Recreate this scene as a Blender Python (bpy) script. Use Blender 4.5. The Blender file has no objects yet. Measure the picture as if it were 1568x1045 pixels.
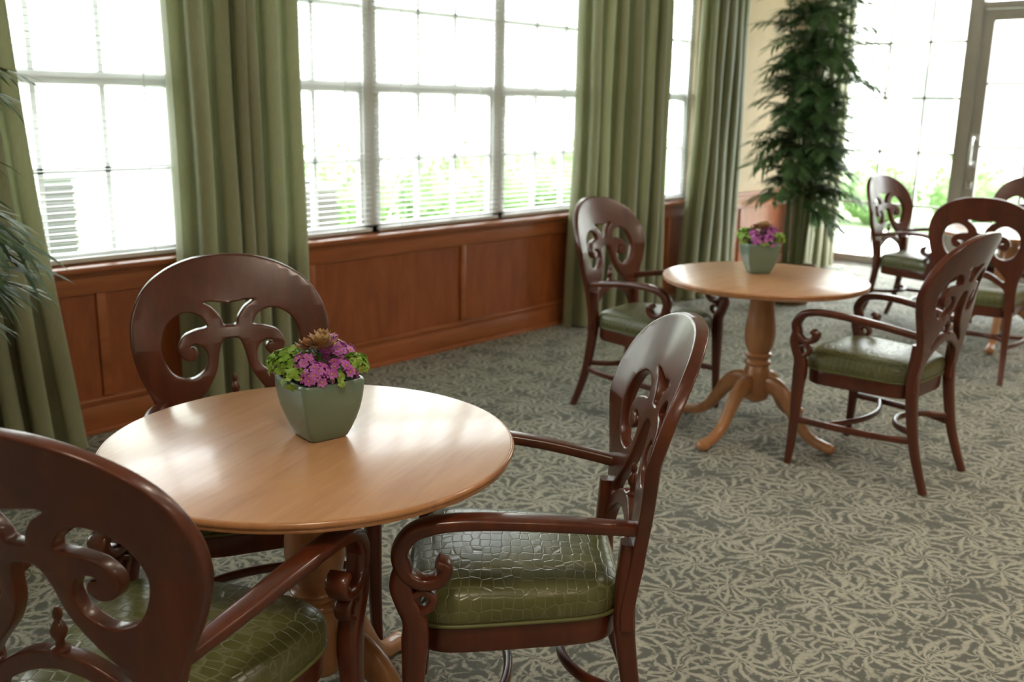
import bpy, bmesh, math, random
from mathutils import Vector, Matrix
random.seed(7)
scene = bpy.context.scene
COL = scene.collection
pi = math.pi

# ------------------------------------------------------------ helpers
TH = math.radians(48.3)
def plan(x, y):
    """survey frame (y = viewing heading) -> room frame (X along window wall)"""
    c, s = math.cos(TH), math.sin(TH)
    return (c*x + s*y, -s*x + c*y)
def heading(deg):
    return math.radians(deg) - TH

def new_mat(name):
    m = bpy.data.materials.new(name); m.use_nodes = True
    nt = m.node_tree; nt.nodes.clear()
    out = nt.nodes.new('ShaderNodeOutputMaterial')
    b = nt.nodes.new('ShaderNodeBsdfPrincipled')
    nt.links.new(b.outputs[0], out.inputs[0])
    return m, nt, b, out
def N(nt, t, **kw):
    n = nt.nodes.new(t)
    for k, v in kw.items(): setattr(n, k, v)
    return n
def ramp(nt, stops):
    r = nt.nodes.new('ShaderNodeValToRGB')
    el = r.color_ramp.elements
    while len(el) < len(stops): el.new(0.5)
    for e, (p, c) in zip(el, stops):
        e.position = p; e.color = (c[0], c[1], c[2], 1)
    return r
def math_n(nt, op, a, b=None, c=None):
    n = nt.nodes.new('ShaderNodeMath'); n.operation = op
    for i, v in enumerate((a, b, c)):
        if v is None: continue
        if isinstance(v, (int, float)): n.inputs[i].default_value = v
        else: nt.links.new(v, n.inputs[i])
    return n.outputs[0]

def wood(name, c1, c2, c3, scale=(6, 6, .8), rough=.28, coat=.4, detail=1.0, bump=.0):
    m, nt, b, out = new_mat(name)
    tc = N(nt, 'ShaderNodeTexCoord'); mp = N(nt, 'ShaderNodeMapping')
    mp.inputs['Scale'].default_value = scale
    nt.links.new(tc.outputs['Object'], mp.inputs[0])
    n1 = N(nt, 'ShaderNodeTexNoise'); n1.inputs['Scale'].default_value = 2.2*detail
    n1.inputs['Detail'].default_value = 6; n1.inputs['Distortion'].default_value = 1.2
    nt.links.new(mp.outputs[0], n1.inputs['Vector'])
    n2 = N(nt, 'ShaderNodeTexNoise'); n2.inputs['Scale'].default_value = 14*detail
    n2.inputs['Detail'].default_value = 4
    nt.links.new(mp.outputs[0], n2.inputs['Vector'])
    mix = math_n(nt, 'MULTIPLY_ADD', n2.outputs[0], .3, math_n(nt, 'MULTIPLY', n1.outputs[0], .7))
    r = ramp(nt, [(.3, c1), (.5, c2), (.72, c3)])
    nt.links.new(mix, r.inputs[0]); nt.links.new(r.outputs[0], b.inputs['Base Color'])
    b.inputs['Roughness'].default_value = rough
    b.inputs['Coat Weight'].default_value = coat
    b.inputs['Coat Roughness'].default_value = .12
    return m
def plain(name, col, rough=.6, metal=0, var=.08, scale=8, bump=0, coat=0):
    m, nt, b, out = new_mat(name)
    tc = N(nt, 'ShaderNodeTexCoord'); n1 = N(nt, 'ShaderNodeTexNoise')
    n1.inputs['Scale'].default_value = scale; n1.inputs['Detail'].default_value = 4
    nt.links.new(tc.outputs['Object'], n1.inputs['Vector'])
    lo = tuple(max(0, c*(1-var)) for c in col); hi = tuple(min(1, c*(1+var)) for c in col)
    r = ramp(nt, [(.3, lo), (.7, hi)])
    nt.links.new(n1.outputs[0], r.inputs[0]); nt.links.new(r.outputs[0], b.inputs['Base Color'])
    b.inputs['Roughness'].default_value = rough; b.inputs['Metallic'].default_value = metal
    b.inputs['Coat Weight'].default_value = coat
    if bump:
        bp = N(nt, 'ShaderNodeBump'); bp.inputs['Strength'].default_value = bump; bp.inputs['Distance'].default_value = .01
        nt.links.new(n1.outputs[0], bp.inputs['Height']); nt.links.new(bp.outputs[0], b.inputs['Normal'])
    return m

M_mahog = wood('mahogany', (.055, .0115, .0042), (.086, .0180, .0066), (.130, .030, .0100), scale=(4, 4, .8), rough=.29, coat=.2)
M_cherry = wood('cherry_panel', (.22, .054, .015), (.30, .080, .022), (.38, .112, .033), scale=(5, 5, .9), rough=.36, coat=.12)
M_cherryH = wood('cherry_trim', (.27, .075, .022), (.35, .106, .033), (.42, .139, .046), scale=(.7, 6, 6), rough=.32, coat=.2)
M_top = wood('maple_top', (.43, .215, .100), (.50, .268, .132), (.56, .315, .162), scale=(1.2, 9, 9), rough=.32, coat=.3, detail=.8)
M_honey = wood('honey_wood', (.34, .145, .058), (.42, .192, .080), (.49, .24, .105), rough=.3, coat=.25)

# leather
def leather():
    m, nt, b, out = new_mat('crocodile_vinyl')
    tc = N(nt, 'ShaderNodeTexCoord'); mp = N(nt, 'ShaderNodeMapping')
    mp.inputs['Scale'].default_value = (30, 44, 38)
    nt.links.new(tc.outputs['Object'], mp.inputs[0])
    v = N(nt, 'ShaderNodeTexVoronoi', feature='DISTANCE_TO_EDGE'); v.inputs['Scale'].default_value = 1
    v.inputs['Randomness'].default_value = .42
    nt.links.new(mp.outputs[0], v.inputs['Vector'])
    r = ramp(nt, [(0, (0, 0, 0)), (.09, (1, 1, 1))]); r.color_ramp.interpolation = 'EASE'
    nt.links.new(v.outputs['Distance'], r.inputs[0])
    n = N(nt, 'ShaderNodeTexNoise'); n.inputs['Scale'].default_value = 9; nt.links.new(tc.outputs['Object'], n.inputs['Vector'])
    base = ramp(nt, [(.3, (.084, .088, .028)), (.7, (.120, .125, .042))]); nt.links.new(n.outputs[0], base.inputs[0])
    mx = N(nt, 'ShaderNodeMix', data_type='RGBA')
    mx.inputs[6].default_value = (.155, .152, .078, 1)
    nt.links.new(r.outputs[0], mx.inputs[0]); nt.links.new(base.outputs[0], mx.inputs[7])
    nt.links.new(mx.outputs[2], b.inputs['Base Color'])
    bp = N(nt, 'ShaderNodeBump'); bp.inputs['Strength'].default_value = .4; bp.inputs['Distance'].default_value = .002
    nt.links.new(r.outputs[0], bp.inputs['Height']); nt.links.new(bp.outputs[0], b.inputs['Normal'])
    b.inputs['Roughness'].default_value = .31; b.inputs['Specular IOR Level'].default_value = .6
    return m
M_leather = leather()
M_piping = plain('piping_vinyl', (.12, .122, .042), .4)

def carpet():
    m, nt, b, out = new_mat('patterned_carpet')
    geo = N(nt, 'ShaderNodeNewGeometry')
    nz = N(nt, 'ShaderNodeTexNoise'); nz.inputs['Scale'].default_value = 5; nz.inputs['Detail'].default_value = 2
    nt.links.new(geo.outputs['Position'], nz.inputs['Vector'])
    sub = N(nt, 'ShaderNodeVectorMath', operation='SUBTRACT'); nt.links.new(nz.outputs['Color'], sub.inputs[0]); sub.inputs[1].default_value = (.5, .5, .5)
    sc = N(nt, 'ShaderNodeVectorMath', operation='SCALE'); sc.inputs['Scale'].default_value = .12; nt.links.new(sub.outputs[0], sc.inputs[0])
    add = N(nt, 'ShaderNodeVectorMath', operation='ADD'); nt.links.new(geo.outputs['Position'], add.inputs[0]); nt.links.new(sc.outputs[0], add.inputs[1])
    def motif(scale, petals, swirl, off):
        o = N(nt, 'ShaderNodeVectorMath', operation='ADD'); nt.links.new(add.outputs[0], o.inputs[0]); o.inputs[1].default_value = off
        v = N(nt, 'ShaderNodeTexVoronoi', voronoi_dimensions='2D'); v.inputs['Scale'].default_value = scale
        v.inputs['Randomness'].default_value = .8
        nt.links.new(o.outputs[0], v.inputs['Vector'])
        d = N(nt, 'ShaderNodeVectorMath', operation='SUBTRACT'); nt.links.new(o.outputs[0], d.inputs[0]); nt.links.new(v.outputs['Position'], d.inputs[1])
        sp = N(nt, 'ShaderNodeSeparateXYZ'); nt.links.new(d.outputs[0], sp.inputs[0])
        th = math_n(nt, 'ARCTAN2', sp.outputs[1], sp.outputs[0])
        sc_ = N(nt, 'ShaderNodeSeparateColor'); nt.links.new(v.outputs['Color'], sc_.inputs[0])
        ph = math_n(nt, 'MULTIPLY', sc_.outputs[0], 6.28)
        dist = math_n(nt, 'MULTIPLY', v.outputs['Distance'], swirl)
        sgn = math_n(nt, 'SUBTRACT', math_n(nt, 'MULTIPLY', math_n(nt, 'GREATER_THAN', sc_.outputs[1], .5), 2), 1)
        a = math_n(nt, 'MULTIPLY_ADD', th, petals, ph)
        a = math_n(nt, 'ADD', a, math_n(nt, 'MULTIPLY', dist, sgn))
        return math_n(nt, 'SUBTRACT', math_n(nt, 'SINE', a), math_n(nt, 'MULTIPLY', math_n(nt, 'POWER', v.outputs['Distance'], 2), 2.0)), v.outputs['Distance']
    s1, d1 = motif(4.6, 9, 10, (0, 0, 0))
    s2, d2 = motif(6.2, 7, 13, (3.3, 1.7, 0))
    s3, d3 = motif(10, 5, 8, (5.3, 8.7, 0))
    w = math_n(nt, 'MAXIMUM', math_n(nt, 'SUBTRACT', s1, .0), math_n(nt, 'SUBTRACT', s2, .25))
    w = math_n(nt, 'MAXIMUM', w, math_n(nt, 'SUBTRACT', s3, .35))
    fine = N(nt, 'ShaderNodeTexNoise'); fine.inputs['Scale'].default_value = 80; fine.inputs['Detail'].default_value = 3
    nt.links.new(geo.outputs['Position'], fine.inputs['Vector'])
    w = math_n(nt, 'ADD', w, math_n(nt, 'MULTIPLY', math_n(nt, 'SUBTRACT', fine.outputs[0], .5), 2.0))
    w = math_n(nt, 'MULTIPLY_ADD', w, .5, .5)
    r = ramp(nt, [(.34, (.142, .147, .132)), (.50, (.190, .194, .172)), (.66, (.350, .342, .292)), (.95, (.44, .425, .36))])
    nt.links.new(w, r.inputs[0])
    f2 = N(nt, 'ShaderNodeTexNoise'); f2.inputs['Scale'].default_value = 350; nt.links.new(geo.outputs['Position'], f2.inputs['Vector'])
    mx = N(nt, 'ShaderNodeMix', data_type='RGBA', blend_type='MULTIPLY'); mx.inputs[0].default_value = .45
    rr = ramp(nt, [(.3, (.6, .6, .6)), (.7, (1.25, 1.25, 1.25))]); nt.links.new(f2.outputs[0], rr.inputs[0])
    nt.links.new(r.outputs[0], mx.inputs[6]); nt.links.new(rr.outputs[0], mx.inputs[7])
    nt.links.new(mx.outputs[2], b.inputs['Base Color'])
    b.inputs['Roughness'].default_value = .95; b.inputs['Specular IOR Level'].default_value = .15
    bp = N(nt, 'ShaderNodeBump'); bp.inputs['Strength'].default_value = .3; bp.inputs['Distance'].default_value = .004
    nt.links.new(f2.outputs[0], bp.inputs['Height']); nt.links.new(bp.outputs[0], b.inputs['Normal'])
    return m
M_carpet = carpet()

def curtain_mat():
    m, nt, b, out = new_mat('sage_curtain_fabric')
    tc = N(nt, 'ShaderNodeTexCoord'); mp = N(nt, 'ShaderNodeMapping'); mp.inputs['Scale'].default_value = (60, 60, 8)
    nt.links.new(tc.outputs['Object'], mp.inputs[0])
    n = N(nt, 'ShaderNodeTexNoise'); n.inputs['Scale'].default_value = 3; nt.links.new(mp.outputs[0], n.inputs['Vector'])
    r = ramp(nt, [(.3, (.222, .228, .122)), (.7, (.268, .272, .155))]); nt.links.new(n.outputs[0], r.inputs[0])
    nt.links.new(r.outputs[0], b.inputs['Base Color'])
    b.inputs['Roughness'].default_value = .5; b.inputs['Sheen Weight'].default_value = .25
    tr = N(nt, 'ShaderNodeBsdfTranslucent'); tr.inputs[0].default_value = (.46, .48, .25, 1)
    ms = N(nt, 'ShaderNodeMixShader'); ms.inputs[0].default_value = .12
    nt.links.new(b.outputs[0], ms.inputs[1]); nt.links.new(tr.outputs[0], ms.inputs[2]); nt.links.new(ms.outputs[0], out.inputs[0])
    return m
M_curt = curtain_mat()
def leaf_mat(name, c1, c2, tr=.25, rough=.45):
    m, nt, b, out = new_mat(name)
    tc = N(nt, 'ShaderNodeTexCoord')
    n = N(nt, 'ShaderNodeTexNoise'); n.inputs['Scale'].default_value = 14; nt.links.new(tc.outputs['Object'], n.inputs['Vector'])
    r = ramp(nt, [(.35, c1), (.65, c2)]); nt.links.new(n.outputs[0], r.inputs[0])
    nt.links.new(r.outputs[0], b.inputs['Base Color']); b.inputs['Roughness'].default_value = rough
    t = N(nt, 'ShaderNodeBsdfTranslucent'); nt.links.new(r.outputs[0], t.inputs[0])
    ms = N(nt, 'ShaderNodeMixShader'); ms.inputs[0].default_value = tr
    nt.links.new(b.outputs[0], ms.inputs[1]); nt.links.new(t.outputs[0], ms.inputs[2]); nt.links.new(ms.outputs[0], out.inputs[0])
    return m
M_palm = leaf_mat('palm_leaf', (.038, .088, .028), (.092, .165, .055), .25, .55)
M_stem = plain('palm_stem', (.10, .12, .035), .6)
M_lime = leaf_mat('lime_leaf', (.22, .40, .05), (.38, .56, .10))
M_dkleaf = leaf_mat('dark_leaf', (.06, .16, .04), (.12, .27, .06))
M_mag = leaf_mat('magenta_petal', (.44, .08, .40), (.60, .20, .60))
M_succ = leaf_mat('succulent', (.36, .14, .07), (.42, .30, .13), .1)
M_yel = plain('flower_centre', (.6, .35, .05))
M_soil = plain('soil', (.03, .02, .012), .95, bump=.6, scale=60)
M_pot = plain('sage_ceramic', (.150, .225, .172), .33, var=.05, scale=5, coat=.3)
M_basket = wood('basket_pot', (.10, .05, .02), (.16, .085, .035), (.22, .12, .05), scale=(30, 30, 60), rough=.7, coat=0)
M_wall = plain('beige_paint', (.60, .49, .33), .85, var=.03)
M_ceil = plain('ceiling_paint', (.80, .78, .72), .9, var=.02)
M_white = plain('white_vinyl', (.60, .61, .58), .45, var=.02)
M_munt = plain('vinyl_muntin', (.60, .62, .60), .5, var=.02)
M_blind = plain('blind_slat', (.66, .67, .66), .5, var=.02)
M_taupe = plain('bronze_door_frame', (.28, .26, .23), .45, var=.05)
M_metal = plain('brushed_metal', (.6, .6, .6), .28, metal=1, var=.03)
M_rod = plain('rod_metal', (.12, .08, .05), .4, metal=.7)
M_conc = plain('patio_concrete', (.58, .56, .53), .9, var=.08, scale=3)
M_lawn = plain('lawn', (.19, .26, .12), .95, var=.2, scale=5)
M_siding = plain('siding', (.72, .72, .70), .8, var=.03)
M_greywin = plain('house_window', (.20, .23, .24), .3)
M_bush = leaf_mat('bush_leaf', (.125, .225, .08), (.21, .33, .12), .28)
M_ac = plain('ac_metal', (.16, .17, .17), .5)
M_acd = plain('ac_louvre', (.05, .05, .05), .5)
def glass_mat():
    m = bpy.data.materials.new('window_glass'); m.use_nodes = True; nt = m.node_tree; nt.nodes.clear()
    out = N(nt, 'ShaderNodeOutputMaterial'); t = N(nt, 'ShaderNodeBsdfTransparent'); g = N(nt, 'ShaderNodeBsdfGlossy')
    g.inputs['Roughness'].default_value = .02; t.inputs[0].default_value = (.94, .97, .96, 1)
    ms = N(nt, 'ShaderNodeMixShader'); ms.inputs[0].default_value = .05
    nt.links.new(t.outputs[0], ms.inputs[1]); nt.links.new(g.outputs[0], ms.inputs[2]); nt.links.new(ms.outputs[0], out.inputs[0])
    return m
M_glass = glass_mat()
def emis(name, col, s):
    m = bpy.data.materials.new(name); m.use_nodes = True; nt = m.node_tree; nt.nodes.clear()
    out = N(nt, 'ShaderNodeOutputMaterial'); e = N(nt, 'ShaderNodeEmission'); e.inputs[0].default_value = (*col, 1); e.inputs[1].default_value = s
    nt.links.new(e.outputs[0], out.inputs[0]); return m
M_fill = emis('fill_emitter', (1, .86, .68), 28)  # glow of the added ceiling fill fixtures, out of view

def mesh_from(bm, name, mats, smooth=True, angle=35):
    me = bpy.data.meshes.new(name)
    bmesh.ops.recalc_face_normals(bm, faces=bm.faces[:])
    if smooth:
        for f in bm.faces: f.smooth = True
    bm.to_mesh(me); bm.free()
    for m in (mats if isinstance(mats, (list, tuple)) else [mats]): me.materials.append(m)
    if smooth: me.set_sharp_from_angle(angle=math.radians(angle))
    return me
def obj(name, me, parent=None, loc=(0, 0, 0), rot=0):
    o = bpy.data.objects.new(name, me); COL.objects.link(o)
    o.location = loc; o.rotation_euler = (0, 0, rot)
    if parent: o.parent = parent
    return o
def empty(name, loc=(0, 0, 0), rot=0):
    e = bpy.data.objects.new(name, None); COL.objects.link(e); e.location = loc; e.rotation_euler = (0, 0, rot); e.empty_display_size = .1
    return e
def box(bm, x0, x1, y0, y1, z0, z1, mi=0, bev=0):
    r = bmesh.ops.create_cube(bm, size=1)
    vs = r['verts']
    for v in vs:
        v.co = Vector(((x0+x1)/2 + v.co.x*(x1-x0), (y0+y1)/2 + v.co.y*(y1-y0), (z0+z1)/2 + v.co.z*(z1-z0)))
    fs = set(f for v in vs for f in v.link_faces)
    for f in fs: f.material_index = mi
    if bev:
        es = set(e for v in vs for e in v.link_edges)
        bmesh.ops.bevel(bm, geom=list(es), offset=bev, segments=2, affect='EDGES', profile=.5)
def boxobj(name, boxes, mat, parent=None, bev=0):
    bm = bmesh.new()
    for b in boxes: box(bm, *b, bev=bev)
    return obj(name, mesh_from(bm, name, mat, smooth=bool(bev)), parent)
def pane(name, pts, parent):
    bm = bmesh.new(); bm.faces.new([bm.verts.new(p) for p in pts])
    return obj(name, mesh_from(bm, name, M_glass, smooth=False), parent)

def catmull(P, n=8, closed=False):
    P = [Vector(p) for p in P]; out = []
    m = len(P); rng = range(m if closed else m-1)
    for i in rng:
        if closed: a, b, c, d = P[(i-1) % m], P[i], P[(i+1) % m], P[(i+2) % m]
        else: a, b, c, d = P[max(i-1, 0)], P[i], P[i+1], P[min(i+2, m-1)]
        for k in range(n):
            t = k/n
            out.append(.5*((2*b) + (c-a)*t + (2*a-5*b+4*c-d)*t*t + (3*b-a-3*c+d)*t**3))
    if not closed: out.append(P[-1])
    return out
def sweep(bm, pts, w, h, ref=(1, 0, 0), n=6, seg=16, sq=.55, mi=0):
    """rounded rectangle swept; pts control points, w/h per-control or const"""
    m = len(pts)
    W = [w]*m if isinstance(w, (int, float)) else w
    H = [h]*m if isinstance(h, (int, float)) else h
    P = catmull(pts, n); WW = [x.x for x in catmull([(a, b, 0) for a, b in zip(W, H)], n)]; HH = [x.y for x in catmull([(a, b, 0) for a, b in zip(W, H)], n)]
    ref = Vector(ref); rings = []
    for i, p in enumerate(P):
        T = (P[min(i+1, len(P)-1)] - P[max(i-1, 0)]).normalized()
        S = (ref - ref.dot(T)*T).normalized(); U = T.cross(S)
        ring = []
        for k in range(seg):
            a = 2*pi*(k+.5)/seg; ca, sa = math.cos(a), math.sin(a)
            x = math.copysign(abs(ca)**sq, ca); y = math.copysign(abs(sa)**sq, sa)
            ring.append(bm.verts.new(p + S*x*WW[i]/2 + U*y*HH[i]/2))
        rings.append(ring)
    fs = []
    for a, b in zip(rings[:-1], rings[1:]):
        for k in range(seg):
            fs.append(bm.faces.new((a[k], a[(k+1) % seg], b[(k+1) % seg], b[k])))
    fs.append(bm.faces.new(rings[0])); fs.append(bm.faces.new(rings[-1]))
    for f in fs: f.material_index = mi
def lathe(bm, prof, seg=48, c=(0, 0), mi=0):
    rings = []
    for r, z in prof:
        rings.append([bm.verts.new((c[0]+r*math.cos(2*pi*k/seg), c[1]+r*math.sin(2*pi*k/seg), z)) for k in range(seg)])
    fs = []
    for a, b in zip(rings[:-1], rings[1:]):
        for k in range(seg): fs.append(bm.faces.new((a[k], a[(k+1) % seg], b[(k+1) % seg], b[k])))
    fs.append(bm.faces.new(rings[0])); fs.append(bm.faces.new(rings[-1]))
    for f in fs: f.material_index = mi
def sphere(bm, c, r, mi=0, sub=2, sc=(1, 1, 1)):
    q = bmesh.ops.create_icosphere(bm, subdivisions=sub, radius=r)
    for v in q['verts']: v.co = Vector((v.co.x*sc[0], v.co.y*sc[1], v.co.z*sc[2])) + Vector(c)
    for f in set(f for v in q['verts'] for f in v.link_faces): f.material_index = mi

# ------------------------------------------------------------ dining chair
def yback(x, z):
    if z >= .44:
        t = (z-.44)/.6
        y = -.205 - .080*t - .075*t*t
        y += .050*(x/.28)**2*min(1, max(0, (z-.55)/.25))
        return y
    return -.205 - .095*((.44-z)/.44)**1.5
def build_back():
    half = [(15.5, 41), (16.0, 48), (14.6, 53.2), (10.5, 56.5), (5, 59.2), (0, 60.2)]   # lower notch (right side, upward to centre)
    out_r = [(20.9, 41), (20.3, 50), (20.8, 58), (23.0, 65.5), (26.2, 73.5), (27.8, 82), (27.0, 89.5), (23.4, 96.3), (17.2, 101), (9, 103.8), (0, 104.6)]
    def sm(pts): return [(p.x, p.y) for p in catmull([(a, b, 0) for a, b in pts], 6)]
    r = sm(out_r); l = [(-x, y) for x, y in r][::-1][1:]
    nr = sm(half); nl = [(-x, y) for x, y in nr]
    outer = r + l + nl + nr[::-1][1:]
    h0r = [(0, 63.0), (5, 62.2), (9.5, 60.0), (13.6, 57.2), (15.0, 58.8), (12.4, 62.5), (8.4, 67.0), (5.4, 72.0), (4.1, 77.5), (2.6, 80.9), (0, 81.6)]
    a = sm(h0r); hole0 = a + [(-x, y) for x, y in a][::-1][1:-1]
    h1r = [(0, 84.2), (2.0, 84.6), (3.0, 87), (5.0, 89.5), (7.6, 91.4), (6.2, 92.3), (3, 91.9), (0, 91.4)]
    a = sm(h1r); hole1 = a + [(-x, y) for x, y in a][::-1][1:-1]
    c = [(6.2, 84.6), (10, 83.6), (13.2, 82.4), (14.9, 79.5), (13.9, 76.7), (11.7, 75.9), (10.2, 77.2), (10.8, 78.7), (12.1, 78.9), (12.2, 79.9),
         (10.5, 80.5), (8.0, 79.3), (6.6, 76), (8.1, 72.0), (12.6, 69.9), (17.8, 72.3), (20.4, 79.3), (18.6, 86.3), (13.3, 89.6), (8.4, 88.3)]
    hr = [(p.x, p.y) for p in catmull([(x, y, 0) for x, y in c], 5, closed=True)]
    hl = [(-x, y) for x, y in hr]
    cu = bpy.data.curves.new('cb', 'CURVE'); cu.dimensions = '2D'; cu.fill_mode = 'BOTH'
    cu.extrude = 1.05; cu.bevel_depth = .45; cu.bevel_resolution = 2
    for pts in (outer, hole0, hole1, hr, hl):
        s = cu.splines.new('POLY'); s.points.add(len(pts)-1); s.use_cyclic_u = True
        for i, p in enumerate(pts): s.points[i].co = (p[0], p[1], 0, 1)
    o = bpy.data.objects.new('cb', cu); COL.objects.link(o)
    bpy.context.view_layer.update()
    dg = bpy.context.evaluated_depsgraph_get()
    me = bpy.data.meshes.new_from_object(o.evaluated_get(dg))
    bm = bmesh.new(); bm.from_mesh(me)
    bpy.data.objects.remove(o); bpy.data.curves.remove(cu); bpy.data.meshes.remove(me)
    bmesh.ops.remove_doubles(bm, verts=bm.verts[:], dist=.01)
    for x in range(-27, 28, 3):
        bmesh.ops.bisect_plane(bm, geom=bm.verts[:]+bm.edges[:]+bm.faces[:], plane_co=(x+.13, 0, 0), plane_no=(1, 0, 0))
    for y in range(44, 104, 3):
        bmesh.ops.bisect_plane(bm, geom=bm.verts[:]+bm.edges[:]+bm.faces[:], plane_co=(0, y+.17, 0), plane_no=(0, 1, 0))
    for v in bm.verts:
        x, z, d = v.co.x*.01, v.co.y*.01, v.co.z*.01
        v.co = Vector((x, yback(x, z)+d, z))
    # turned finial on the lower yoke
    yb = yback(0, .66)
    lathe(bm, [(.004, .615), (.016, .626), (.016, .636), (.008, .641), (.007, .650), (.013, .660), (.014, .668), (.009, .680), (.005, .686), (.008, .691), (.008, .70), (.003, .709)], 16, (0, yb+.004))
    return mesh_from(bm, 'chair_back', M_mahog, angle=40)

def outline(a, s=1.0):
    """seat outline, rounded trapezoid; a angle"""
    ca, sa = math.cos(a), math.sin(a); e = .36
    x = math.copysign(abs(ca)**e, ca); y = math.copysign(abs(sa)**e, sa)
    yy = .025 + .228*y*s
    hw = (.222 + .030*y)
    yy += .018*(1-x*x)*max(0, y)     # bowed front
    return x*hw*s, yy
def build_seat():
    bm = bmesh.new(); seg = 72
    levels = [(.95, .425), (.99, .430), (1.005, .442), (1.012, .456), (1.005, .474), (.985, .489), (.95, .499), (.88, .508), (.74, .515), (.5, .520), (.25, .522)]
    rings = []
    for s, z in levels:
        rings.append([bm.verts.new((*outline(2*pi*k/seg, s), z)) for k in range(seg)])
    for a, b in zip(rings[:-1], rings[1:]):
        for k in range(seg): bm.faces.new((a[k], a[(k+1) % seg], b[(k+1) % seg], b[k]))
    bm.faces.new(rings[0])
    c = bm.verts.new((0, .03, .5225))
    for k in range(seg): bm.faces.new((rings[-1][k], rings[-1][(k+1) % seg], c))
    pts = [Vector((*outline(2*pi*k/seg, 1.0), .430)) for k in range(seg)]
    prs = []
    for i, p in enumerate(pts):
        T = (pts[(i+1) % seg]-pts[i-1]).normalized(); S = T.cross(Vector((0, 0, 1)))
        prs.append([bm.verts.new(p+S*.0045*math.cos(2*pi*j/8)+Vector((0, 0, .0045*math.sin(2*pi*j/8)))) for j in range(8)])
    for i in range(seg):
        a, b = prs[i], prs[(i+1) % seg]
        for j in range(8):
            f = bm.faces.new((a[j], a[(j+1) % 8], b[(j+1) % 8], b[j])); f.material_index = 1
    return mesh_from(bm, 'seat_cushion', [M_leather, M_piping], angle=60)
def build_rail():
    bm = bmesh.new(); seg = 72; rings = []
    for s, z in [(.90, .365), (.965, .365), (.975, .372), (.98, .415), (.97, .424), (.90, .424)]:
        rings.append([bm.verts.new((*outline(2*pi*k/seg, s), z)) for k in range(seg)])
    for a, b in zip(rings[:-1], rings[1:]):
        for k in range(seg): bm.faces.new((a[k], a[(k+1) % seg], b[(k+1) % seg], b[k]))
    bm.faces.new(rings[0]); bm.faces.new(rings[-1])
    return mesh_from(bm, 'seat_rail', M_mahog)
def mir(pts, s): return [(p[0]*s, p[1], p[2]) for p in pts]
def build_arm(s):
    bm = bmesh.new()
    arm = [(.200, -.235, .636), (.218, -.17, .648), (.246, -.05, .668), (.266, .08, .682), (.275, .18, .682), (.277, .243, .665), (.277, .272, .622),
           (.277, .262, .578), (.277, .228, .555), (.277, .192, .562), (.277, .178, .588), (.277, .196, .602)]
    sweep(bm, mir(arm, s), [.034, .036, .044, .05, .05, .048, .046, .044, .044, .046, .048, .048], [.028, .028, .028, .028, .029, .033, .035, .030, .028, .028, .028, .022])
    post = [(.277, .268, .625), (.277, .266, .585), (.276, .270, .55), (.274, .262, .515), (.272, .244, .47), (.270, .242, .42), (.270, .245, .36)]
    sweep(bm, mir(post, s), [.038, .04, .042, .044, .046, .048, .044], [.02, .040, .048, .046, .050, .056, .048])
    sc = [(.274, .255, .52), (.274, .225, .535), (.274, .205, .52), (.274, .212, .50), (.274, .235, .485)]
    sweep(bm, mir(sc, s), .036, .018)
    return mesh_from(bm, 'arm', M_mahog)
def build_fleg(s):
    bm = bmesh.new()
    sweep(bm, mir([(.270, .244, .43), (.270, .246, .34), (.271, .250, .2), (.273, .256, .08), (.275, .262, 0)], s), [.046, .043, .036, .031, .028], [.054, .048, .038, .032, .028])
    return mesh_from(bm, 'fleg', M_mahog)
def build_rleg(s):
    bm = bmesh.new()
    sweep(bm, mir([(.183, -.205, .60), (.182, -.203, .46), (.184, -.209, .36), (.188, -.235, .2), (.193, -.268, .09), (.198, -.302, 0)], s), [.04, .044, .042, .036, .032, .03], [.034, .046, .044, .038, .034, .03])
    return mesh_from(bm, 'rleg', M_mahog)
def build_stretch():
    bm = bmesh.new()
    for s in (-1, 1):
        sweep(bm, mir([(.188, -.23, .205), (.235, -.10, .205), (.262, .06, .205), (.271, .25, .205)], s), .020, .028)
    sweep(bm, [(-.188, -.236, .235), (-.12, -.13, .235), (0, -.085, .235), (.12, -.13, .235), (.188, -.236, .235)], .026, .022, ref=(0, 0, 1), sq=.8)
    sweep(bm, [(-.266, .12, .205), (-.13, .06, .205), (0, .04, .205), (.13, .06, .205), (.266, .12, .205)], .026, .022, ref=(0, 0, 1), sq=.8)
    return mesh_from(bm, 'stretchers', M_mahog)
CH = [('back', build_back()), ('seat', build_seat()), ('seat_rail', build_rail()), ('arm_1', build_arm(1)), ('arm_2', build_arm(-1)),
      ('leg_1', build_fleg(1)), ('leg_2', build_fleg(-1)), ('leg_3', build_rleg(1)), ('leg_4', build_rleg(-1)), ('stretchers', build_stretch())]
def chair(x, y, face):
    X, Y = plan(x, y)
    e = empty('dining_chair', (X, Y, 0), heading(face) - pi/2)
    for n, me in CH: obj(n, me, e)
    return e
chair(.044, 2.10, 182)      # right of near table
chair(-.718, 2.58, -65)      # behind near table
chair(-.648, 1.645, 73)       # foreground
chair(.679, 4.793, -40)     # far table, left
chair(1.59, 4.045, 135)     # far table, right
chair(2.88, 6.95, -50)
chair(2.76, 5.70, 57)
chair(3.72, 7.10, -122)

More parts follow.
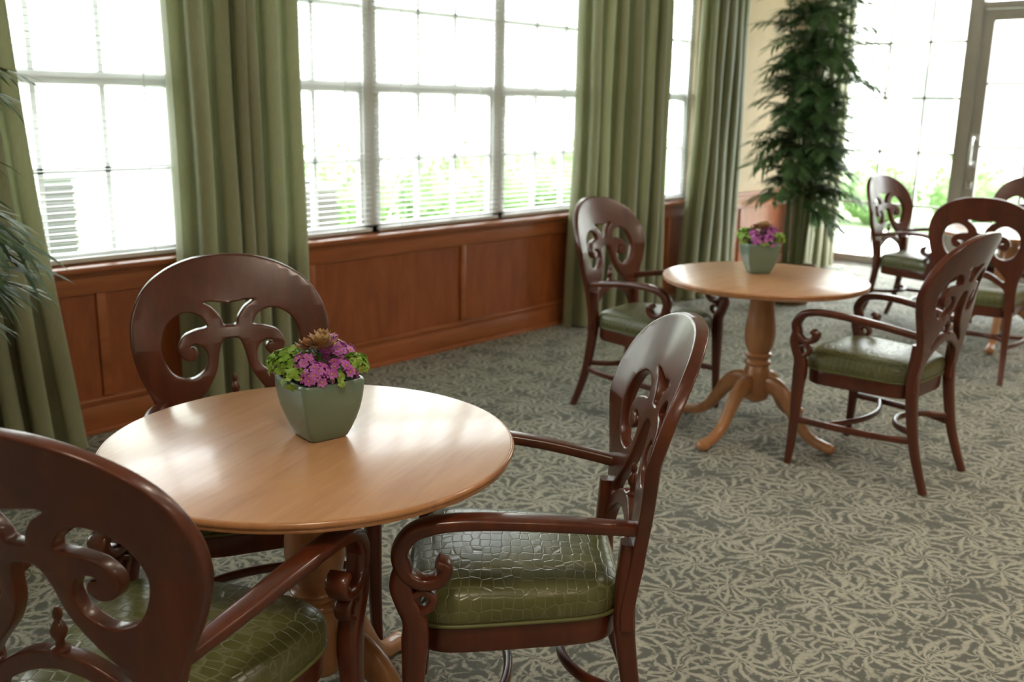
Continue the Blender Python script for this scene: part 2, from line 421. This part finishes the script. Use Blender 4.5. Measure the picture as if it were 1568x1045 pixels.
# ------------------------------------------------------------ round table
def build_top():
    bm = bmesh.new()
    lathe(bm, [(.10, .719), (.425, .719), (.44, .721), (.452, .727), (.456, .733), (.454, .7355), (.458, .738), (.460, .742), (.458, .7475), (.455, .750), (.453, .7505), (.01, .7505)], 128)
    return mesh_from(bm, 'top', [M_top], angle=30)
def build_edge():
    bm = bmesh.new()
    pr = [(.448, .7245), (.4575, .7285), (.4585, .733), (.4565, .7355), (.4605, .738), (.4620, .742), (.4610, .7465), (.4585, .7492), (.4560, .7500), (.450, .7480), (.448, .7245)]
    lathe(bm, pr, 128)
    bmesh.ops.delete(bm, geom=[f for f in bm.faces if len(f.verts) > 10], context='FACES')
    return mesh_from(bm, 'edge', [M_honey], angle=50)
def build_col():
    bm = bmesh.new()
    lathe(bm, [(.02, .722), (.12, .7195), (.12, .705), (.085, .695), (.066, .675), (.057, .645), (.056, .62), (.062, .57), (.070, .51), (.071, .47), (.064, .43), (.052, .405), (.050, .398),
               (.060, .394), (.064, .386), (.060, .378), (.050, .374), (.049, .362), (.058, .356), (.061, .348), (.057, .340), (.050, .335), (.055, .32), (.062, .30), (.064, .27), (.064, .20), (.055, .175), (.035, .165), (.02, .155)], 40)
    return mesh_from(bm, 'column', [M_honey], angle=50)
def build_tl():
    bm = bmesh.new()
    for k in range(4):
        a = pi/2*k
        p = [(.045, .245), (.10, .250), (.155, .215), (.205, .150), (.255, .085), (.315, .045), (.375, .032), (.415, .030)]
        pts = [(r*math.cos(a), r*math.sin(a), z) for r, z in p]
        sweep(bm, pts, [.045, .05, .052, .05, .047, .046, .052, .05], [.08, .085, .075, .062, .052, .045, .042, .03], ref=(-math.sin(a), math.cos(a), 0), sq=.7)
        sphere(bm, (.395*math.cos(a), .395*math.sin(a), .026), .032, sc=(1, 1, .8))
    return mesh_from(bm, 'feet', [M_honey])
TB = [('top', build_top()), ('edge_band', build_edge()), ('column', build_col()), ('feet', build_tl())]
def table(x, y, rot=-5):
    X, Y = plan(x, y); e = empty('round_dining_table', (X, Y, 0), math.radians(rot))
    for n, me in TB: obj(n, me, e)
    return e
table(-.452, 2.11, 20)
table(1.151, 4.434, -5)
table(3.25, 6.40, 10)

# ------------------------------------------------------------ planters
def leaf(bm, base, d, up, L, Wd, mi, curl=.15):
    d = Vector(d).normalized(); up = Vector(up); s = d.cross(up)
    if s.length < 1e-4: s = d.cross(Vector((1, 0, 0)))
    s.normalize(); n = s.cross(d).normalized(); b = Vector(base)
    v0 = bm.verts.new(b); v1 = bm.verts.new(b+d*L*.35+s*Wd*.42+n*L*.04); v2 = bm.verts.new(b+d*L*.35-s*Wd*.42+n*L*.04)
    v3 = bm.verts.new(b+d*L*.72+s*Wd*.42-n*L*curl*.3); v4 = bm.verts.new(b+d*L*.72-s*Wd*.42-n*L*curl*.3)
    v5 = bm.verts.new(b+d*L-n*L*curl); m1 = bm.verts.new(b+d*L*.35-n*L*.02); m2 = bm.verts.new(b+d*L*.72-n*L*curl*.5)
    for q in ((v0, v1, m1), (v0, m1, v2), (v1, v3, m2, m1), (v2, m1, m2, v4), (v3, v5, m2), (v4, m2, v5)):
        f = bm.faces.new(q); f.material_index = mi
def rnd_dir(up=.3):
    while True:
        v = Vector((random.uniform(-1, 1), random.uniform(-1, 1), random.uniform(-.3, 1)))
        if .1 < v.length < 1:
            v.normalize(); v.z += up; return v.normalized()
def build_pot():
    bm = bmesh.new(); seg = 64
    def ring(s, z, e=.24):
        r = []
        for k in range(seg):
            a = 2*pi*k/seg; ca, sa = math.cos(a), math.sin(a)
            r.append(bm.verts.new((s*math.copysign(abs(ca)**e, ca), s*math.copysign(abs(sa)**e, sa), z)))
        return r
    L = [(.036, .001), (.045, .001), (.048, .004), (.056, .022), (.0645, .045), (.0715, .07), (.0765, .095), (.079, .117), (.0795, .130), (.0795, .138), (.078, .141), (.073, .141), (.071, .136), (.070, .118)]
    R = [ring(*l) for l in L]
    for a, b in zip(R[:-1], R[1:]):
        for k in range(seg): bm.faces.new((a[k], a[(k+1) % seg], b[(k+1) % seg], b[k]))
    bm.faces.new(R[0]); f = bm.faces.new(R[-1]); f.material_index = 1
    return mesh_from(bm, 'pot', [M_pot, M_soil], angle=30)
def build_plants(seed):
    random.seed(seed); bm = bmesh.new()
    def ball(c, r, n, L, Wd, mi, zs=1):
        for i in range(n):
            d = rnd_dir(.35); p = Vector(c)+Vector((d.x*r, d.y*r, d.z*r*zs))*random.uniform(.35, 1)
            leaf(bm, p, (d+Vector((random.uniform(-.6, .6), random.uniform(-.6, .6), random.uniform(-.3, .4)))), (0, 0, 1), L*random.uniform(.7, 1.3), Wd*random.uniform(.7, 1.2), mi)
    def stemline(a, b):
        sweep(bm, [a, ((Vector(a)+Vector(b))/2+Vector((0, 0, .005))), b], .0018, .0018, ref=(.3, .9, .1), n=2, seg=5, mi=4)
    def flower(c, d, r):
        d = Vector(d).normalized(); s = d.cross(Vector((.31, .2, .9))).normalized(); t = s.cross(d)
        for k in range(6):
            a = 2*pi*k/6+random.uniform(-.2, .2); q = s*math.cos(a)+t*math.sin(a)
            leaf(bm, c, q+d*.35, d, r, r*.8, 2, .2)
        sphere(bm, Vector(c)+d*.002, r*.2, 3, 1)
    def rosette(c, r, mi, n=3):
        for l in range(n):
            m = max(3, 9-l*2); el = .25+.45*l
            for k in range(m):
                a = 2*pi*k/m+l*.4
                leaf(bm, Vector(c)+Vector((0, 0, l*.004)), (math.cos(a), math.sin(a), el), (0, 0, 1), r*(1-.22*l), r*.42, mi, -.2)
    def frill(c, r, n):
        for i in range(n):
            d = rnd_dir(.3); p = Vector(c)+d*r*random.uniform(.55, 1)
            s = d.cross(Vector((.2, .5, .8))).normalized(); t = s.cross(d); a0 = random.uniform(0, 6.28)
            for k in range(5):
                a = a0+(k-2)*.55; q = s*math.cos(a)+t*math.sin(a)
                leaf(bm, p, q+d*.5, d, .017*random.uniform(.8, 1.15), .011, 1, .25)
    ball((0, 0, .135), .055, 110, .024, .012, 4, .5)
    frill((-.066, .036, .166), .036, 66); frill((-.03, .064, .165), .034, 40); frill((.074, -.036, .158), .030, 44); frill((-.074, -.018, .150), .026, 26); frill((.0, -.075, .148), .016, 8)
    ball((.03, .04, .17), .035, 90, .020, .010, 4)
    for c, n, sp in (((-.030, -.052, .150), 44, .042), ((.045, .02, .182), 46, .044), ((.020, -.060, .156), 34, .040), ((.070, .02, .170), 26, .038), ((-.040, -.01, .176), 16, .03)):
        for i in range(n):
            d = rnd_dir(.3); p = Vector(c)+d*sp*random.uniform(.6, 1)
            flower(p, d, .0115*random.uniform(.8, 1.2))
            if i % 2 == 0: stemline((p.x*.5, p.y*.5, .13), p)
    rosette((.004, -.005, .206), .050, 5); rosette((.03, .035, .212), .038, 5); rosette((-.02, .015, .202), .036, 5)
    sweep(bm, [(0, 0, .13), (0, 0, .16), (.002, 0, .195)], .008, .008, seg=8, mi=4)
    return mesh_from(bm, 'plants', [M_soil, M_lime, M_mag, M_yel, M_dkleaf, M_succ], smooth=False)
potme = build_pot()
def planter(x, y, rot, seed):
    X, Y = plan(x, y); e = empty('flower_planter', (X, Y, .7505), rot)
    obj('pot', potme, e); obj('flowers', build_plants(seed), e)
planter(-.437, 2.145, heading(40), 3)
planter(1.15, 4.56, heading(4), 11)
random.seed(21)

# ------------------------------------------------------------ room shell
WY = 4.27; DX = 9.5; X0 = -1.8; Y0 = -3.6; CH_ = 2.75
boxobj('floor', [(X0-.15, DX+.15, Y0-.15, WY+.15, -.1, 0)], M_carpet)
boxobj('ceiling', [(X0-.15, DX+.15, Y0-.15, WY+.15, CH_, CH_+.1)], M_ceil)
groups = [(-.67, 2.48, 3), (2.57, 5.72, 3), (5.86, 6.91, 1)]
ZT, ZB = 2.45, .775
bx = [(X0-.15, DX+.15, WY, WY+.15, 0, ZB-.02), (X0-.15, DX+.15, WY, WY+.15, ZT, CH_)]
xs = X0-.15
for a, b, n in groups:
    bx.append((xs, a, WY, WY+.15, ZB-.02, ZT)); xs = b
bx.append((xs, DX+.15, WY, WY+.15, ZB-.02, ZT))
boxobj('wall_north', bx, M_wall)
OY0, OY1, OZ = .95, 4.22, 2.6      # glazed opening in east wall
boxobj('wall_east', [(DX, DX+.15, Y0-.15, OY0, 0, CH_), (DX, DX+.15, OY1, WY, 0, CH_), (DX, DX+.15, OY0, OY1, OZ, CH_)], M_wall)
boxobj('wall_west', [(X0-.15, X0, Y0-.15, WY, 0, CH_)], M_wall)
boxobj('wall_south', [(X0, DX, Y0-.15, Y0, 0, CH_)], M_wall)

# wood wainscot
boxobj('trim_wainscot', [(X0, DX, WY-.012, WY, 0, .75)], M_cherry)
st = [1.99+1.155*k for k in range(-3, 7)]
b2 = []
for s in st: b2.append((s-.022, s+.022, WY-.026, WY-.010, .17, .66))
boxobj('trim_panel_stiles', b2, M_cherryH, bev=.004)
boxobj('trim_apron', [(X0, DX, WY-.030, WY-.010, .645, .755), (X0, DX, WY-.045, WY-.010, .725, .755)], M_cherryH, bev=.005)
boxobj('trim_sill', [(X0, 7.15, WY-.09, WY+.05, .752, .778)], M_cherryH, bev=.007)
boxobj('trim_chair_rail', [(7.15, DX, WY-.05, WY, .752, .785)], M_cherryH, bev=.007)
boxobj('baseboard_north', [(X0, DX, WY-.034, WY-.010, 0, .13), (X0, DX, WY-.044, WY-.010, 0, .02), (X0, DX, WY-.028, WY-.010, .13, .155), (X0, DX, WY-.040, WY-.010, .148, .165)], M_cherryH, bev=.005)
boxobj('baseboard_south', [(X0, DX, Y0, Y0+.02, 0, .15)], M_cherryH, bev=.004)
boxobj('baseboard_west', [(X0, X0+.02, Y0, WY, 0, .15)], M_cherryH, bev=.004)
boxobj('baseboard_east', [(DX-.02, DX, Y0, OY0, 0, .15)], M_cherryH, bev=.004)

# windows with mini blinds
wi = 1
for a, b, n in groups:
    for k in range(n):
        xa = a + (b-a)/n*k; xb = a + (b-a)/n*(k+1)
        e = empty('window_%d' % wi); wi += 1
        yf0, yf1 = WY+.035, WY+.10
        fr = [(xa, xa+.05, yf0, yf1, ZB, ZT), (xb-.05, xb, yf0, yf1, ZB, ZT), (xa, xb, yf0, yf1, ZB, ZB+.045), (xa, xb, yf0, yf1, ZT-.05, ZT),
              (xa+.05, xb-.05, yf0+.01, yf1-.01, 1.55, 1.605), (xa+.05, xa+.075, yf0+.01, yf1-.02, ZB+.045, 1.55), (xb-.075, xb-.05, yf0+.01, yf1-.02, ZB+.045, 1.55)]
        boxobj('frame', fr, M_white, e, bev=.003)
        gx0, gx1 = xa+.075, xb-.075; mu = []
        for j in (1, 2):
            x = gx0+(gx1-gx0)*j/3; mu.append((x-.012, x+.012, yf0+.015, yf0+.045, ZB+.045, ZT-.05))
        for z in (1.185, 2.0): mu.append((xa+.05, xb-.05, yf0+.015, yf0+.045, z-.012, z+.012))
        boxobj('muntins', mu, M_munt, e)
        pane('glass', [(xa+.05, yf0+.048, ZB+.04), (xb-.05, yf0+.048, ZB+.04), (xb-.05, yf0+.048, ZT-.05), (xa+.05, yf0+.048, ZT-.05)], e)
        bl = []
        z = ZB+.05
        while z < ZT-.07:
            bl.append((xa+.02, xb-.02, WY+.002, WY+.028, z, z+.003)); z += .030
        bl.append((xa+.03, xb-.03, WY+.002, WY+.030, ZB+.012, ZB+.03)); bl.append((xa+.02, xb-.02, WY+.0, WY+.032, ZT-.045, ZT-.005))
        for xx in (xa+.2, xb-.2): bl.append((xx-.002, xx+.002, WY+.001, WY+.004, ZB+.02, ZT))
        boxobj('blind_slats', bl, M_blind, e)

# curtains
def curtain(x0, x1, y, nf, amp, flare0=0, flare1=0, seed=0, z1=2.58, phase=0):
    rnd = random.Random(seed); bm = bmesh.new(); nx = nf*20; nz = 30
    ks = [rnd.uniform(.55, 1.45) for _ in range(nf)]; tot = sum(ks); am = [rnd.uniform(.6, 1.15) for _ in range(nf)]
    cum = [0]
    for k in ks: cum.append(cum[-1]+k/tot)
    grid = []
    for j in range(nz+1):
        t = j/nz; z = .012 + (z1-.012)*t; row = []
        for i in range(nx+1):
            f = i/20; c = min(int(f), nf-1); fr = f-c
            s = cum[c]+(cum[c+1]-cum[c])*fr
            xx = x0+(x1-x0)*s
            low = (1-t)**1.6
            xx += (-flare0*(1-s)+flare1*s)*low
            w = math.sin(2*pi*fr+phase); w = math.copysign(abs(w)**.8, w)
            y_ = y + amp*am[c]*w*(.8+.25*low) + .006*math.sin(3.1*t*pi+c*1.7) + .004*math.sin(9*s+4*t)
            xx += -.024*math.sin(4*pi*fr)*(.6+.4*am[c]) + .005*math.sin(5*t+c*2.3)
            row.append(bm.verts.new((xx, y_, z)))
        grid.append(row)
    for j in range(nz):
        for i in range(nx): bm.faces.new((grid[j][i], grid[j][i+1], grid[j+1][i+1], grid[j+1][i]))
    return obj('window_curtain', mesh_from(bm, 'curtain', M_curt, angle=80))
CY = 4.085
curtain(.95, 1.60, CY, 7, .062, 0, .18, 1)
curtain(2.31, 2.96, CY, 6, .076, 0, .02, 2)
curtain(5.24, 6.20, CY, 7, .072, .05, .0, 3)
curtain(6.72, 7.30, CY, 5, .062, .15, .03, 4)
curtain(8.62, 9.28, CY+.0, 5, .060, .05, .0, 5)
bm = bmesh.new()
sweep(bm, [(X0+.1, CY, 2.6), (3, CY, 2.6), (DX-.15, CY, 2.6)], .03, .03, ref=(0, 0, 1), n=2, sq=1)
for x in (-1, 2.5, 5.8, 8.2): box(bm, x-.01, x+.01, CY, WY, 2.59, 2.61)
obj('curtain_rod', mesh_from(bm, 'rod', M_rod))

# east storefront glazing + doors
def leafframe(y0, y1, z0, z1, w, x=DX+.05, d=.05, mid=None):
    r = [(x, x+d, y0, y0+w, z0, z1), (x, x+d, y1-w, y1, z0, z1), (x, x+d, y0+w, y1-w, z0, z0+w*1.4), (x, x+d, y0+w, y1-w, z1-w, z1)]
    return r
e = empty('window_8')
boxobj('frame', leafframe(3.06, 4.22, .02, OZ, .055), M_taupe, e, bev=.004)
ms = [(DX+.04, DX+.065, y-.012, y+.012, .08, OZ-.05) for y in (3.42, 3.79)]+[(DX+.04, DX+.065, 3.11, 4.17, z-.012, z+.012) for z in (.62, 1.12, 1.62, 2.12)]
boxobj('muntins', ms, M_munt, e)
pane('glass', [(DX+.07, 3.11, .08), (DX+.07, 4.17, .08), (DX+.07, 4.17, OZ-.05), (DX+.07, 3.11, OZ-.05)], e)
boxobj('trim_mullion', [(DX+.02, DX+.12, 2.985, 3.06, 0, OZ), (DX+.02, DX+.12, 1.0-.05, 1.0, 0, OZ), (DX+.02, DX+.12, 1.0, 2.985, 2.39, 2.45)], M_taupe, bev=.004)
for i, (ya, yb) in enumerate(((2.0, 2.98), (1.005, 1.985))):
    e = empty('door_%d' % (i+1))
    boxobj('frame', leafframe(ya, yb, .015, 2.385, .095, x=DX+.04, d=.045), M_taupe, e, bev=.004)
    pane('glass', [(DX+.062, ya+.09, .12), (DX+.062, yb-.09, .12), (DX+.062, yb-.09, 2.3), (DX+.062, ya+.09, 2.3)], e)
    boxobj('muntins', [(DX+.04, DX+.058, ya+.09, yb-.09, z-.012, z+.012) for z in (.65, 1.2, 1.75)]+[(DX+.04, DX+.058, (ya+yb)/2-.012, (ya+yb)/2+.012, .12, 2.3)], M_munt, e)
    hy = yb-.05 if i == 0 else ya+.05
    bm = bmesh.new()
    sweep(bm, [(DX+.04, hy, 1.28), (DX-.01, hy, 1.275), (DX-.03, hy, 1.22), (DX-.03, hy, 1.1), (DX-.01, hy, 1.045), (DX+.04, hy, 1.04)], .022, .022, ref=(0, 1, 0), sq=1, seg=12)
    for z in (1.28, 1.04): box(bm, DX+.03, DX+.042, hy-.03, hy+.03, z-.03, z+.03, bev=.004)
    box(bm, DX+.02, DX+.042, hy-.025, hy+.025, .82, .88, bev=.004)
    obj('handle', mesh_from(bm, 'handle', M_metal), e)
boxobj('trim_threshold', [(DX-.02, DX+.14, .95, 4.22, 0, .018)], M_metal)

# unseen fixtures on the ceiling, added as warm fill for the room
def add_fill_light(x, y):
    e = empty('ceiling_fill_light', (x, y, CH_))
    bm = bmesh.new(); lathe(bm, [(.02, -.001), (.24, -.001), (.24, -.035), (.215, -.035), (.215, -.02), (.02, -.02)], 40); obj('rim', mesh_from(bm, 'rim', M_white), e)
    bm = bmesh.new(); lathe(bm, [(.212, -.022), (.20, -.05), (.12, -.085), (.01, -.094)], 16); obj('fill_diffuser', mesh_from(bm, 'diff', M_fill), e)
for x, y in ((.4, .6), (3.4, .6), (6.4, .6), (.4, -2), (3.4, -2), (6.4, -2)): add_fill_light(x, y)

# ------------------------------------------------------------ palms
def palm(X, Y, h, nst, seed, zlo, spread, L, step=.105, lw=.105, ymax=3.96):
    rnd = random.Random(seed); e = empty('potted_palm', (X, Y, 0))
    bm = bmesh.new()
    lathe(bm, [(.10, .0), (.135, .0), (.14, .01), (.165, .15), (.185, .27), (.19, .30), (.175, .30), (.17, .27)], 36)
    obj('pot', mesh_from(bm, 'basket', M_basket), e)
    bs = bmesh.new(); bl = bmesh.new()
    for i in range(nst):
        a = rnd.uniform(0, 2*pi); r0 = rnd.uniform(.01, .08); hh = h*rnd.uniform(.72, 1.0); r1 = spread*rnd.uniform(.1, .55)
        b0 = Vector((r0*math.cos(a), r0*math.sin(a), .26)); b1 = Vector((r1*math.cos(a), r1*math.sin(a), hh)); mid = (b0+b1)/2+Vector((-.03*math.cos(a), -.03*math.sin(a), .05))
        sweep(bs, [b0, mid, b1], [.022, .016, .008], [.022, .016, .008], ref=(.2, .95, .1), seg=8, sq=1)
        nf = int((hh-zlo)/step)
        for k in range(nf):
            t = (zlo+(hh-zlo)*(k+rnd.random())/nf-.26)/(hh-.26); t = min(1, t)
            p = b0*(1-t)**2+mid*2*t*(1-t)+b1*t*t
            fa = rnd.uniform(0, 2*pi); el = rnd.uniform(-.1, .9); Lf = L*rnd.uniform(.7, 1.15)
            d = Vector((math.cos(fa), math.sin(fa), el)).normalized()
            if Y+p.y+math.sin(fa)*Lf*1.25 > ymax: Lf *= .45
            pts = []; q = p.copy(); dd = d.copy(); ns = 6
            for s in range(ns+1):
                pts.append(q.copy()); q = q+dd*Lf/ns; dd = (dd+Vector((0, 0, -.17))).normalized()
            sweep(bs, pts, .006, .006, ref=(.31, .2, .93), n=1, seg=5, sq=1)
            for s in range(1, ns*2+1):
                u = s/(ns*2)*ns; i0 = min(int(u), ns-1); pp = pts[i0].lerp(pts[i0+1], u-i0); T = (pts[i0+1]-pts[i0]).normalized()
                side = T.cross(Vector((0, 0, 1)))
                if side.length < .05: continue
                side.normalize(); up = side.cross(T)
                ll = Lf*(.55-.25*abs(s/(ns*2)-.4))
                for sg in (-1, 1):
                    ld = (T*.85+side*sg*.75+up*rnd.uniform(-.1, .3)+Vector((0, 0, -.15))).normalized()
                    w = ll*lw; c = pp
                    if Y+(c+ld*ll).y > ymax: continue
                    sv = ld.cross(up).normalized()
                    a0 = bl.verts.new(c); a1 = bl.verts.new(c+ld*ll*.4+sv*w/2); a2 = bl.verts.new(c+ld*ll*.4-sv*w/2)
                    dn = Vector((0, 0, -ll*.05)); a3 = bl.verts.new(c+ld*ll*.75+sv*w*.35+dn); a4 = bl.verts.new(c+ld*ll*.75-sv*w*.35+dn)
                    a5 = bl.verts.new(c+ld*ll+dn*3)
                    bl.faces.new((a0, a1, a2)); bl.faces.new((a1, a3, a4, a2)); bl.faces.new((a3, a5, a4))
    lathe(bs, [(.005, .262), (.168, .262), (.168, .255), (.005, .255)], 24)
    obj('stems', mesh_from(bs, 'stems', M_stem), e)
    obj('fronds', mesh_from(bl, 'fronds', M_palm, smooth=False), e)
palm(7.20, 3.46, 2.55, 16, 5, .75, .60, .36, .09, .14)
palm(.86, 3.36, 1.85, 15, 9, .85, .42, .38, .075, .12)

# ------------------------------------------------------------ outdoors
boxobj('ground_lawn', [(-30, 45, WY+.15, 40, -.3, -.12), (DX+.15, 45, -25, WY+.15, -.3, -.12)], M_lawn)
boxobj('ground_patio', [(DX+.15, 12.8, -6, 7.5, -.12, -.03), (-6, DX+.15, WY+.15, 5.6, -.12, -.06)], M_conc)
def bush(x, y, r, h, seed):
    rnd = random.Random(seed); bm = bmesh.new()
    sphere(bm, (0, 0, h*.45), r*.85, 0, 3, (1, 1, h*.5/r))
    for v in bm.verts: v.co += Vector((rnd.uniform(-1, 1), rnd.uniform(-1, 1), rnd.uniform(-1, 1)))*.04
    for i in range(650):
        th = rnd.uniform(0, 2*pi); ph = math.acos(rnd.uniform(-.3, 1)); d = Vector((math.sin(ph)*math.cos(th), math.sin(ph)*math.sin(th), math.cos(ph)))
        p = Vector((d.x*r, d.y*r, h*.45+d.z*h*.5))*rnd.uniform(.88, 1.08)
        leaf(bm, p, d+Vector((rnd.uniform(-.8, .8), rnd.uniform(-.8, .8), rnd.uniform(-.4, .6))), (0, 0, 1), .10*rnd.uniform(.7, 1.4), .055, 0)
    o = obj('garden_bush', mesh_from(bm, 'bush', M_bush, smooth=False), None, (x, y, -.12))
sd = 0
for x, y, r, h in ((2.2, 8.4, .6, .8), (5.6, 8.8, .6, 1.0), (6.9, 8.8, .7, 1.15), (8.3, 8.6, .6, 1.0), (9.8, 9.2, .8, 1.2), (11.6, 9.5, .8, 1.1), (.4, 8.4, .6, .8),
                   (14.2, 5.6, .55, .9), (14.3, 4.4, .55, 1.0), (14.4, 3.2, .55, .9), (14.0, 2.0, .55, .85), (14.4, 6.9, .6, 1.0)):
    sd += 1; bush(x, y, r, h, sd)
def house(name, x0, x1, y0, y1, wins):
    e = empty(name); bs = []
    z = -.12
    bs.append((x0, x1, y0, y1, -.12, 6))
    while z < 6:
        bs.append((x0-.02, x1+.02, y0-.02, y1+.02, z, z+.13)); z += .18
    boxobj('siding', bs, M_siding, e)
    boxobj('windows', wins, M_greywin, e)
    boxobj('roof', [(x0-.5, x1+.5, y0-.5, y1+.5, 6, 6.3)], M_greywin, e)
house('neighbour_house', -4, 24, 17, 22, [(x, x+1.0, 16.93, 17, 1.2, 2.6) for x in (1, 5, 9, 13.5, 18)])
house('garden_house', 26, 31, -12, 12, [(25.93, 26, y, y+1.0, 1.2, 2.6) for y in (-5, 0, 4.5, 8.6)])
for x, y in ((3.7, 9.3), (4.9, 7.0)):
    e = empty('air_conditioner_unit', (x, y, -.12))
    boxobj('casing', [(-.35, .35, -.35, .35, 0, .08), (-.33, .33, -.33, .33, .08, .88), (-.36, .36, -.36, .36, .88, .94)], M_ac, e, bev=.01)
    boxobj('louvres', [(-.34, .34, -.345, -.33, z*.05+.1, z*.05+.13) for z in range(15)]+[(-.345, -.33, -.34, .34, z*.05+.1, z*.05+.13) for z in range(15)], M_acd, e)
    bm = bmesh.new(); lathe(bm, [(.02, .94), (.27, .94), (.28, .97), (.25, .97), (.02, .96)], 24); obj('fan_guard', mesh_from(bm, 'fan', M_acd), e)

# ------------------------------------------------------------ light
w = bpy.data.worlds.new('overcast_sky'); scene.world = w; w.use_nodes = True
bg = w.node_tree.nodes['Background']; bg.inputs[0].default_value = (.95, .975, 1, 1); bg.inputs[1].default_value = 10.0
def portal(name, loc, d, sx, sy):
    l = bpy.data.lights.new(name, 'AREA'); l.shape = 'RECTANGLE'; l.size = sx; l.size_y = sy
    l.cycles.is_portal = True
    o = bpy.data.objects.new(name, l); COL.objects.link(o); o.location = loc
    o.rotation_euler = Vector(d).to_track_quat('-Z', 'Y').to_euler()
for i, (a, b, n) in enumerate(groups): portal('sky_portal', ((a+b)/2, WY+.13, (ZB+ZT)/2), (0, -1, 0), b-a, ZT-ZB)
portal('sky_portal', (DX+.14, (OY0+OY1)/2, OZ/2), (-1, 0, 0), OY1-OY0, OZ)

# ------------------------------------------------------------ camera
cam = bpy.data.cameras.new('camera'); co = bpy.data.objects.new('camera', cam); COL.objects.link(co)
cam.sensor_width = 36; cam.lens = 34.44; cam.clip_start = .02; cam.clip_end = 200
co.matrix_world = Matrix.Translation((0, 0, 1.5)) @ Matrix.Rotation(-TH, 4, 'Z') @ Matrix.Rotation(math.radians(90-13.6), 4, 'X') @ Matrix.Rotation(math.radians(1.03), 4, 'Z')
cam.dof.use_dof = True; cam.dof.focus_distance = 2.05; cam.dof.aperture_fstop = 3.8
scene.camera = co
scene.view_settings.view_transform = 'Standard'
scene.view_settings.look = 'None'
scene.view_settings.exposure = .8
